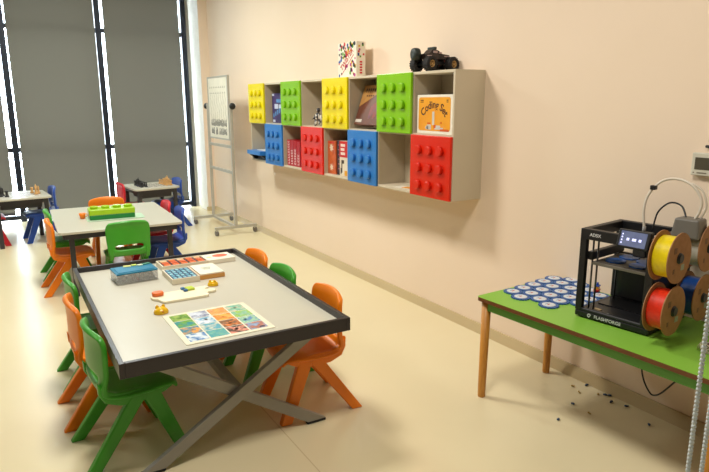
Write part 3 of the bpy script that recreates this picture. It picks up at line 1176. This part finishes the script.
# toy truck
t = thing('monster_truck', 'black toy monster truck with big tyres parked on top of the wall cabinet', 'toy car', (2.704, 3.445, Z1+.0004), R(90))
MT = mat('tyre_black', (26, 22, 22), .75, bump=.5, bscale=120)
MG = mat('gold_rim', (186, 150, 96), .35, metal=.5)
for x in (-.085, .085):
    for y in (-.125, .135):
        s = -1 if x < 0 else 1
        w_ = MB()
        w_.lathe([(.030, -.034), (.053, -.034), (.059, -.022), (.059, .022), (.053, .034), (.030, .034), (.030, .02)], 26, (x, y, .059), (s, 0, 0), caps=False)
        w_.mi = 1
        for i in range(18):
            an = i*math.pi/9
            w_.T = Matrix.Translation((x, y, .059)) @ Matrix.Rotation(an, 4, 'X')
            w_.mi = 0
            w_.box((0, 0, .058), (.06, .009, .006))
        wo = w_.build('wheel', MT, t)
        h_ = MB()
        h_.lathe([(.031, .016), (.031, .030), (.025, .032), (.022, .018)], 22, (x, y, .059), (s, 0, 0), caps=False)
        h_.lathe([(.009, .0), (.009, .03), (.004, .034)], 10, (x, y, .059), (s, 0, 0))
        for i in range(5):
            an = i*2*math.pi/5
            h_.T = Matrix.Translation((x, y, .059)) @ Matrix.Rotation(an, 4, 'X')
            h_.box((s*.022, 0, .016), (.006, .006, .026))
        h_.build('gold_hub', MG, wo)
for y in (-.125, .135):
    MB().cyl((-.085, y, .059), (.085, y, .059), .009, seg=10).build('axle', M_BLACK, t)
MB().bb(-.035, .035, -.12, .13, .062, .085).build('chassis', M_BLACK, t, bevel=.004)
for x in (-.045, .045):
    for y in (-.10, .11):
        MB().cyl((x, y, .055), (x*.7, y*.75, .12), .008, seg=10).build('shock_absorber', mat('shock_red', (120, 40, 40), .4), t)
m = MB()
sec = [(-.165, .098, .108, .045), (-.15, .088, .125, .055), (-.06, .085, .132, .06), (-.045, .085, .134, .06), (.0, .085, .162, .048), (.075, .085, .166, .048), (.11, .085, .135, .055), (.165, .09, .13, .05)]
prev = None
sec = [(y*.88, zb_+.014, zt_+.012, hw_*.84) for y, zb_, zt_, hw_ in sec]
for y, zb_, zt_, hw_ in sec:
    ring = [m.v(p) for p in ((-hw_-.006, y, zb_), (hw_+.006, y, zb_), (hw_, y, zt_), (-hw_, y, zt_))]
    if prev:
        for i in range(4):
            j = (i+1) % 4
            m.bm.faces.new((prev[i], prev[j], ring[j], ring[i]))
    else:
        m.bm.faces.new(ring[::-1])
    prev = ring
m.bm.faces.new(prev)
m.build('body_shell', mat('truck_paint', (56, 40, 36), .35, rgb2=(40, 30, 28), scale=30), t, bevel=.004)
for dx in ((-.0505, -.038, .015, .06, .149, .167), (-.0515, -.040, -.035, -.005, .146, .158), (-.0585, -.045, -.12, -.06, .120, .128), (-.0555, -.04, .085, .13, .122, .130)):
    MB().bb(*dx).build('pale_decal', mat('truck_decal', (186, 160, 156), .5), t)
MB().bb(-.045, .045, .02, .05, .176, .2).build('roof_light_bar', mat('lightbar_dark', (42, 50, 44), .4), t, bevel=.004)
MB().bb(-.05, .05, -.152, -.142, .098, .12).build('bumper', M_BLACK, t, bevel=.003)
m = MB()
m.lathe([(.018, -.03), (.045, -.03), (.05, -.018), (.05, .018), (.045, .03), (.018, .03)], 22, (.03, .20, .140), (.25, 1, 0))
m.build('spare_wheel', mat('spare_green_black', (36, 46, 42), .5), t)
MB().cyl((.02, .15, .1), (.03, .20, .125), .008, seg=8).build('spare_bracket', M_BLACK, t)


t.scale = (.88, .73, .82)


# ------------------------------------------------------------------ green table
GA = R(3.0)
GT = .5817
gl = Vector((2.150, 2.325))
lx = Vector((math.cos(GA), math.sin(GA)))             # towards the wall
ly = Vector((math.sin(GA), -math.cos(GA)))            # towards the camera end
GLEN, GDEP = 1.27, .615
gc = gl+lx*GDEP/2+ly*GLEN/2
gt = thing('green_table', 'lime green table with round wooden legs against the right wall, under the printer', 'table', (gc.x, gc.y, 0), GA)
m = MB()
m.prism(rrect(GDEP, GLEN, .02), GT-.0015, GT, mtop=0)
m.build('green_top', M_GTOP, gt)
MB().prism(rrect(GDEP, GLEN, .02), GT-.022, GT-.0015).build('brown_edge', M_GEDGE, gt)
m = MB()
for s in (-1, 1):
    m.bb(s*(GDEP/2-.035)-.01, s*(GDEP/2-.035)+.01, -GLEN/2+.035, GLEN/2-.035, GT-.072, GT-.022)
    m.bb(-GDEP/2+.045, GDEP/2-.045, s*(GLEN/2-.035)-.01, s*(GLEN/2-.035)+.01, GT-.072, GT-.022)
m.build('apron', M_GAPR, gt)
for sx in (-1, 1):
    for sy in (-1, 1):
        tx, ty = sx*(GDEP/2-.038), sy*(GLEN/2-.04)
        fx_ = tx+(.012 if sx < 0 else -.002)*sx*-1
        MB().lathe([(.019, 0), (.021, .01), (.025, GT-.022)], 20, (tx+sx*.004, ty+sy*.004, 0), (-sx*.004, -sy*.004, GT-.022)).build('leg', M_WOOD, gt)

# interlocking blue pieces
M_HB = mat('blue_print_plastic', (34, 92, 160), .45, rgb2=(30, 82, 148), scale=40)
M_HW = mat('white_print_plastic', (214, 218, 222), .5)
ha = R(8.4)
A = Vector((math.cos(ha), math.sin(ha)))*.0985
P = Vector((math.sin(ha), -math.cos(ha)))*.0853
starts = [(Vector((2.368, 2.272)), 5), (Vector((2.368, 2.272))-A/2+P, 6), (Vector((2.368, 2.272))+2*P, 5), (Vector((2.368, 2.272))-A/2+3*P, 5), (Vector((2.368, 2.272))+A+4*P, 3)]
hexm = None
gearo = []
for i in range(36):
    a = 2*math.pi*i/36
    r_ = .0495+(.003 if i % 2 else -.002)
    gearo.append((r_*math.cos(a), r_*math.sin(a)))
rown = ['farthest row', 'second row', 'third row', 'fourth row', 'shortest row']
ordn = ['first', 'second', 'third', 'fourth', 'fifth', 'sixth']
for r_i, (s0, n) in enumerate(starts):
    for k in range(n):
        p = s0+A*k
        lab = 'blue cog tile in the %s on the green table, %s from the room' % (rown[r_i], ordn[k])
        if hexm is None:
            t = thing('cog_tile', lab, 'tile', (p.x, p.y, GT+.0002), ha, 'blue cog tiles on the green table')
            MB().prism(gearo, 0, .006).build('blue_cog', M_HB, t)
            MB().lathe([(.034, .006), (.034, .0075), (.031, .008)], 24).build('white_face', M_HW, t)
            q = MB()
            q.prism(rrect(.022, .007, .003), .008, .0085)
            q.mi = 1
            q.T = Matrix.Translation((0, .012, 0))
            q.prism(rrect(.026, .004, .002), .008, .0085)
            q.build('face_mark', [mat('mark_red', (190, 70, 60), .5), mat('mark_blue', (90, 130, 180), .5)], t)
            hexm = t
        else:
            dup(hexm, (p.x, p.y, GT+.0002), ha, lab)

# little boat
t = thing('toy_boat', 'tiny red toy boat with a blue cabin on the green table behind the printer', 'toy', (2.752, 2.03, GT), R(200))
m = MB()
hull = [(-.03, -.014), (.012, -.016), (.034, 0), (.012, .016), (-.03, .014)]
b0 = [m.v((x*.75, y*.7, 0)) for x, y in hull]
b1 = [m.v((x, y, .018+(.006 if x > .03 else 0))) for x, y in hull]
m.bm.faces.new(b0[::-1]); m.bm.faces.new(b1)
for i in range(5):
    m.bm.faces.new((b0[i], b0[(i+1) % 5], b1[(i+1) % 5], b1[i]))
m.build('hull', mat('boat_red', (196, 40, 30), .4), t, bevel=.002)
MB().bb(-.02, .004, -.010, .010, .018, .036).build('deck_house', mat('boat_yellow', (200, 160, 50), .4), t, bevel=.001)
q = MB().bb(-.024, .008, -.013, .013, .036, .042)
q.lathe([(.006, 0), (.006, .014)], 12, (-.01, 0, .042))
q.build('blue_roof', mat('boat_blue', (40, 80, 170), .4), t, bevel=.001)


# ------------------------------------------------------------------ 3D printer (local x = towards the wall, local y = away from camera)
PA = R(7.6)
pr = thing('desktop_printer', 'black open-frame desktop 3D printer with a screen on the green table', 'printer', (2.552, 1.692, GT), PA)
PT = Matrix.Translation((2.552, 1.692, GT)) @ Matrix.Rotation(PA, 4, 'Z')
h = .18
m = MB()
m.bb(-h, h, -h, h, .006, .036)
m.hexa([(-h, -h, .036), (-h+.03, -h, .036), (-h+.03, h, .036), (-h, h, .036)], [(-h+.006, -h, .052), (-h+.03, -h, .05), (-h+.03, h, .05), (-h+.006, h, .052)])
m.build('base', M_BLACK, pr, bevel=.006)
q = MB()
for x in (-1, 1):
    for y in (-1, 1):
        q.lathe([(.014, 0), (.014, .007)], 12, (x*.15, y*.15, 0))
q.build('rubber_feet', M_RUBBER, pr)
MB().bb(-.02, .15, -.14, .15, .036, .041).build('base_plate', M_BLACK2, pr)
MB().bb(-.118, -.098, .085, .12, .036, .040).build('pale_tag', mat('tag_beige', (176, 150, 110), .5), pr)
for x, y, w_, d_ in ((-h+.014, h-.016, .028, .032), (-h+.014, -h+.02, .028, .04), (h-.016, h-.016, .032, .032), (h-.016, -h+.016, .032, .032)):
    MB().bb(x-w_/2, x+w_/2, y-d_/2, y+d_/2, .036, .40).build('frame_post', M_BLACK, pr, bevel=.003)
m = MB()
zt0, zt1 = .388, .438
m.bb(-h, -h+.03, -h, h, zt0, zt1)
m.bb(h-.03, h, -h, h, zt0, zt1)
m.bb(-h+.03, h-.03, -h, -h+.035, zt0, zt1)
m.bb(-h+.03, h-.03, h-.03, h, zt0, zt1)
m.build('top_frame', M_BLACK, pr, bevel=.003)
MB().bb(h-.036, h-.02, -h+.03, h-.032, .036, .28).build('rear_tower', M_BLACK2, pr)
MB().bb(h-.046, h-.036, -h+.05, h-.06, .05, .26).build('rear_cover', M_BLACK, pr)
for x, y in ((-.135, .135), (-.12, .118), (-.135, -.135), (.10, .135), (.10, -.135)):
    MB().cyl((x, y, .036), (x, y, .395), .0045, seg=10).build('guide_rod', mat('rod_steel', (96, 94, 92), .3, metal=.8), pr)
m = MB()
m.bb(-.14, .13, -.135, .135, .262, .276)
m.build('heated_bed', mat('bed_grey', (116, 110, 100), .5), pr, bevel=.002)
MB().bb(-.13, .12, -.115, .115, .276, .279).build('build_plate', mat('plate_grey', (92, 86, 78), .5), pr)
for k, (x, y) in enumerate(((-.06, .06), (.05, .05), (.02, -.05), (-.07, -.06))):
    q = MB().prism([(x+.045*math.cos(a*math.pi/9)*(1.06 if a % 2 else .97), y+.045*math.sin(a*math.pi/9)*(1.06 if a % 2 else .97)) for a in range(18)], .0, .006)
    o = q.build('printed_piece', mat('print_blue', (28, 90, 166), .4), loc=(0, 0, 0))
    o.matrix_world = PT @ Matrix.Translation((0, 0, .2793))
    tag(o, ['blue printed piece at the far front of the printer bed', 'blue printed piece at the far rear of the printer bed',
            'blue printed piece at the rear near side of the printer bed', 'blue printed piece at the near front corner of the printer bed'][k], 'printed part', 'blue prints on the printer bed')
MB().bb(-.15, .15, .128, .155, .285, .325).build('bed_carriage', M_BLACK, pr, bevel=.003)
MB().bb(-.02, .012, -h+.04, h-.03, .355, .392).build('gantry_beam', M_BLACK, pr, bevel=.003)
MB().bb(-.06, .02, -.075, -.015, .318, .43).build('print_head', mat('head_dark', (40, 40, 42), .4), pr, bevel=.006)
MB().cyl((-.03, -.045, .43), (-.03, -.045, .462), .008, seg=12).build('tube_fitting', mat('fitting_grey', (150, 148, 146), .4), pr)
# tilted touch screen on the front beam
sm = Matrix.Translation((-h-.014, -.085, .428)) @ Matrix.Rotation(R(18), 4, 'Y')
q = MB(); q.T = sm
q.bb(-.012, .012, -.072, .072, -.042, .042)
so = q.build('screen_housing', M_BLACK, pr, bevel=.006)
q = MB(); q.T = sm
q.bb(-.0128, -.012, -.058, .058, -.033, .033)
q.build('display', mat('display_glow', (96, 104, 132), .2, emit=.55, rgb2=(70, 76, 110), scale=20), so)
q = MB(); q.T = sm
for y, w_ in ((.022, .012), (-.006, .018), (-.032, .012)):
    q.bb(-.0134, -.0128, y-w_/2, y+w_/2, -.008, .004)
for k in range(4):
    q.bb(-.0134, -.0128, .046, .052, -.024+.013*k, -.017+.013*k)
q.build('display_icons', mat('icon_glow', (206, 210, 255), .3, emit=.9), so)
M_LET = mat('pale_lettering', (206, 206, 206), .5)
text_mesh('lettering', 'FLASHFORGE', .0215, M_LET, pr, face_matrix((-h-.0008, .012, .0215), FACE_X, FACE_Z), bold=.0004, spacing=1.05)
q = MB()
q.T = Matrix.Translation((-h-.0004, .103, .0215)) @ Matrix(((0, 0, -1), (-1, 0, 0), (0, 1, 0))).to_4x4()
for k in range(5):
    a = R(40+k*55)
    q.box((.007*math.cos(a), .007*math.sin(a), .0004), (.0055, .0075, .0008), rz=a)
q.box((.003, -.002, .0004), (.006, .004, .0008), rz=.4)
q.build('maker_mark', M_LET, pr)
text_mesh('lettering', 'AD5X', .021, M_LET, pr, face_matrix((-h-.0008, .105, .413), FACE_X, FACE_Z), bold=.0005)
# spool carrier on the near side
m = MB()
m.bb(-.22, .12, -h-.016, -h-.004, .06, .40)
m.build('side_panel', M_BLACK2, pr, bevel=.003)
SPX = (-.225, .062)
for zz in (.164, .392):
    for xx in SPX:
        MB().cyl((xx, -h-.014, zz), (xx, -h-.125, zz), .019, .019, 16).build('spool_arm', M_BLACK, pr)
        MB().bb(min(xx-.02, -.2), max(xx+.02, -.18), -h-.018, -h-.006, zz-.02, zz+.02).build('arm_bracket', M_BLACK, pr)
# grey feeder with its tubes
m = MB()
m.hexa([(-.055, -.29, .44), (.05, -.29, .44), (.05, -.17, .44), (-.055, -.17, .44)],
       [(-.045, -.28, .525), (.04, -.28, .525), (.04, -.18, .525), (-.045, -.18, .525)])
m.build('feeder_box', M_GREYP, pr, bevel=.008)
MB().bb(-.04, .035, -.24, -.14, .40, .447).build('feeder_bracket', M_BLACK, pr)


def smooth_path(pts, n=6):
    out = []
    pts = [Vector(p) for p in pts]
    for i in range(len(pts)-1):
        p0, p1, p2, p3 = pts[max(i-1, 0)], pts[i], pts[i+1], pts[min(i+2, len(pts)-1)]
        for k in range(n):
            t_ = k/n
            out.append(.5*((2*p1)+(-p0+p2)*t_+(2*p0-5*p1+4*p2-p3)*t_*t_+(-p0+3*p1-3*p2+p3)*t_**3))
    out.append(pts[-1])
    return out


M_PTFE = mat('milky_tube', (226, 216, 200), .3)
MB().tube(smooth_path([(-.03, -.045, .455), (-.03, -.035, .54), (-.02, -.045, .61), (-.005, -.09, .672), (.0, -.155, .688), (.0, -.222, .665), (0, -.262, .61), (0, -.262, .56), (0, -.245, .52)]), .006, 8).build('feed_tube', M_PTFE, pr)
MB().tube(smooth_path([(.0, -.217, .675), (.005, -.262, .645), (.01, -.282, .58), (.01, -.262, .52)]), .0045, 8).build('feed_tube', M_PTFE, pr)
MB().bb(-.028, -.004, -.075, -.05, .632, .652).build('tube_clip', M_BLACK, pr, bevel=.003)
MB().tube(smooth_path([(.02, -.06, .44), (.03, -.07, .52), (.03, -.105, .565), (.025, -.14, .578), (.02, -.18, .565), (.0, -.21, .52)]), .004, 8).build('black_cable', M_BLACK, pr)

# filament spools
spools = [(SPX[0], .392, (238, 214, 12), 'yellow', 'cardboard spool of yellow filament, upper front one beside the printer'),
          (SPX[0], .164, (226, 48, 20), 'red', 'cardboard spool of red filament, lower front one beside the printer'),
          (SPX[1], .164, (24, 74, 150), 'blue', 'cardboard spool of blue filament, lower rear one at the photo edge'),
          (SPX[1], .392, (206, 204, 192), 'white', 'cardboard spool of white filament, upper rear one at the photo edge')]
for xx, zz, c, cn, lab in spools:
    lp = PT @ Vector((xx, -h-.075, zz))
    t = thing('filament_spool', lab, 'spool', lp, PA, 'filament spools on the printer side')
    hw_ = .038
    for s in (-1, 1):
        q = MB()
        ya, yb = s*hw_-.002, s*hw_+.002
        q.lathe([(.024, ya), (.107, ya), (.107, yb), (.024, yb), (.024, ya)], 48, (0, 0, 0), (0, 1, 0), smooth=False, caps=False)
        q.build('cardboard_flange', M_KRAFT, t)
    q = MB()
    prof = [(.05, -hw_+.003)]
    for k in range(15):
        prof.append((.087+(.0006 if k % 2 else -.0006), -hw_+.004+k*(2*hw_-.008)/14))
    prof.append((.05, hw_-.003))
    q.lathe(prof, 48, (0, 0, 0), (0, 1, 0))
    q.build('filament', mat(cn+'_filament', c, .35, rgb2=tuple(int(v*.95) for v in c), scale=60), t)
    q = MB()
    q.lathe([(.0195, -hw_-.006), (.0225, -hw_-.006), (.0225, hw_+.004), (.0195, hw_+.004), (.0195, -hw_-.006)], 24, (0, 0, 0), (0, 1, 0), caps=False)
    q.build('hub_ring', mat('hub_dark', (50, 48, 48), .5), t)
    q = MB()
    q.bb(.02, .05, -hw_-.0028, -hw_-.0021, -.055, -.03)
    q.build('flange_label', mat('label_green_grey', (150, 160, 140), .5), t)
    q = MB()
    q.bb(-.055, -.03, -hw_-.0028, -hw_-.0021, .025, .05)
    q.build('flange_print', mat('label_brown', (120, 84, 50), .6), t)
    q = MB()
    q.bb(-.05, -.035, -hw_-.0028, -hw_-.0021, -.06, -.04)
    q.build('flange_print', MATS['label_brown'], t)

# crumpled filament scraps at the near end of the table
t = thing('filament_scraps', 'tangled pale filament scraps on the near end of the green table', 'scraps', (2.465, 1.262, GT), .3)
t['kind'] = 'stuff'
random.seed(9)
q = MB()
for k in range(9):
    ph = random.uniform(0, 6)
    pts = []
    for j in range(9):
        a = ph+j*.7
        rr = random.uniform(.015, .04)
        pts.append((rr*math.cos(a), rr*math.sin(a), max(.004, .006+.035*random.random())))
    q.tube(smooth_path(pts, 3), .0022, 5)
q.build('pale_strands', mat('scrap_pale', (208, 196, 170), .5), t)
q = MB()
for k in range(5):
    q.ball((random.uniform(-.025, .025), random.uniform(-.025, .025), .012+.03*random.random()), .012, 1)
q.build('dark_bits', mat('scrap_dark', (96, 70, 60), .6), t)

# power cord hanging under the table
o = MB().tube(smooth_path([(2.60, 1.645, GT-.03), (2.60, 1.632, .45), (2.60, 1.628, .34), (2.60, 1.61, .275), (2.60, 1.575, .228), (2.60, 1.55, .222), (2.60, 1.515, .25),
                           (2.61, 1.46, .33), (2.64, 1.40, .42), (2.68, 1.36, GT-.03)]), .004, 8).build('power_cord', M_BLACK)
tag(o, 'black power cord hanging in a loop below the green table', 'cord')

# crumbs of plastic on the floor under the table
bits = [(2.343, 1.888, 'b'), (2.545, 1.959, 'b'), (2.795, 2.07, 'b'), (2.685, 2.038, 'y'), (2.711, 2.106, 'y'), (2.751, 1.961, 'y'), (2.783, 1.936, 'b'),
        (2.744, 1.869, 'b'), (2.535, 1.853, 'y'), (2.767, 1.797, 'b'), (2.696, 1.614, 'b'), (2.797, 1.918, 'b')]
bm_ = {'b': mat('crumb_blue', (50, 74, 104), .5), 'y': mat('crumb_ochre', (178, 146, 62), .5)}
for k, (x, y, c) in enumerate(bits):
    q = MB()
    random.seed(k)
    q.ball((0, 0, .0065), .009 if c == 'b' else .007, 1, (1.2, .8, .72))
    q.ball((.009, .004, .005), .006, 1, (1, 1, .8))
    o = q.build('plastic_scrap', bm_[c], loc=(x, y, .0003), rz=k*1.3)
    tag(o, ('dark blue' if c == 'b' else 'yellowish')+' plastic scrap lying on the floor under the green table', 'scrap', ('blue' if c == 'b' else 'yellowish')+' scraps under the green table')

# wall device and its conduit
t = thing('wall_panel', 'pale wall panel with a dark screen on the right wall above the printer', 'panel', (XW, 1.52, 1.315), 0)
MB().bb(-.03, 0, -.11, .105, -.05, .055).build('case', mat('panel_white', (214, 210, 192), .45), t, bevel=.004)
MB().bb(-.0315, -.03, -.09, .088, -.022, .034).build('screen', mat('panel_screen', (84, 78, 64), .3), t)
q = MB()
q.bb(-.0312, -.03, .03, .075, -.04, -.034)
q.bb(-.0312, -.03, .088, .093, -.04, -.034)
q.build('button_marks', mat('panel_marks', (130, 124, 108), .5), t)
o = MB().bb(XW-.02, XW, 1.50, 1.565, 1.42, ZC-.002).build('cable_trunking', mat('trunking_white', (216, 204, 178), .5), bevel=.003)
tag(o, 'pale vertical cable trunking on the right wall above the screen panel', 'trunking')
o = MB().tube(smooth_path([(XW-.012, 1.575, 1.40), (XW-.015, 1.54, 1.398), (XW-.014, 1.50, 1.40), (XW-.012, 1.47, 1.375)]), .007, 8).build('cable_plug', M_BLACK)
tag(o, 'short black cable between the trunking and the screen panel', 'cable')

# beaded chain hanging in the foreground at the right edge
q = MB()
cx, cy = .999, .518
for s, ofs in ((0, (0, 0)), (1, (.022, -.012))):
    z = .32
    while z < ZC-.03:
        q.ball((cx+ofs[0], cy+ofs[1], z), .0050, 1)
        z += .0078
for i in range(1, 6):
    a = math.pi*i/6
    q.ball((cx+.011-.011*math.cos(a), cy-.006+.006*math.cos(a), .32-.014*math.sin(a)), .0050, 1)
ball = q.build('beaded_chain', mat('chain_white', (236, 246, 250), .35, trans=.35))
tag(ball, 'white beaded pull chain hanging in front of the green table at the photo edge', 'chain')
MB().bb(cx-.02, cx+.04, cy-.035, cy+.02, ZC-.045, ZC).build('chain_bracket', M_WHITE, ball)
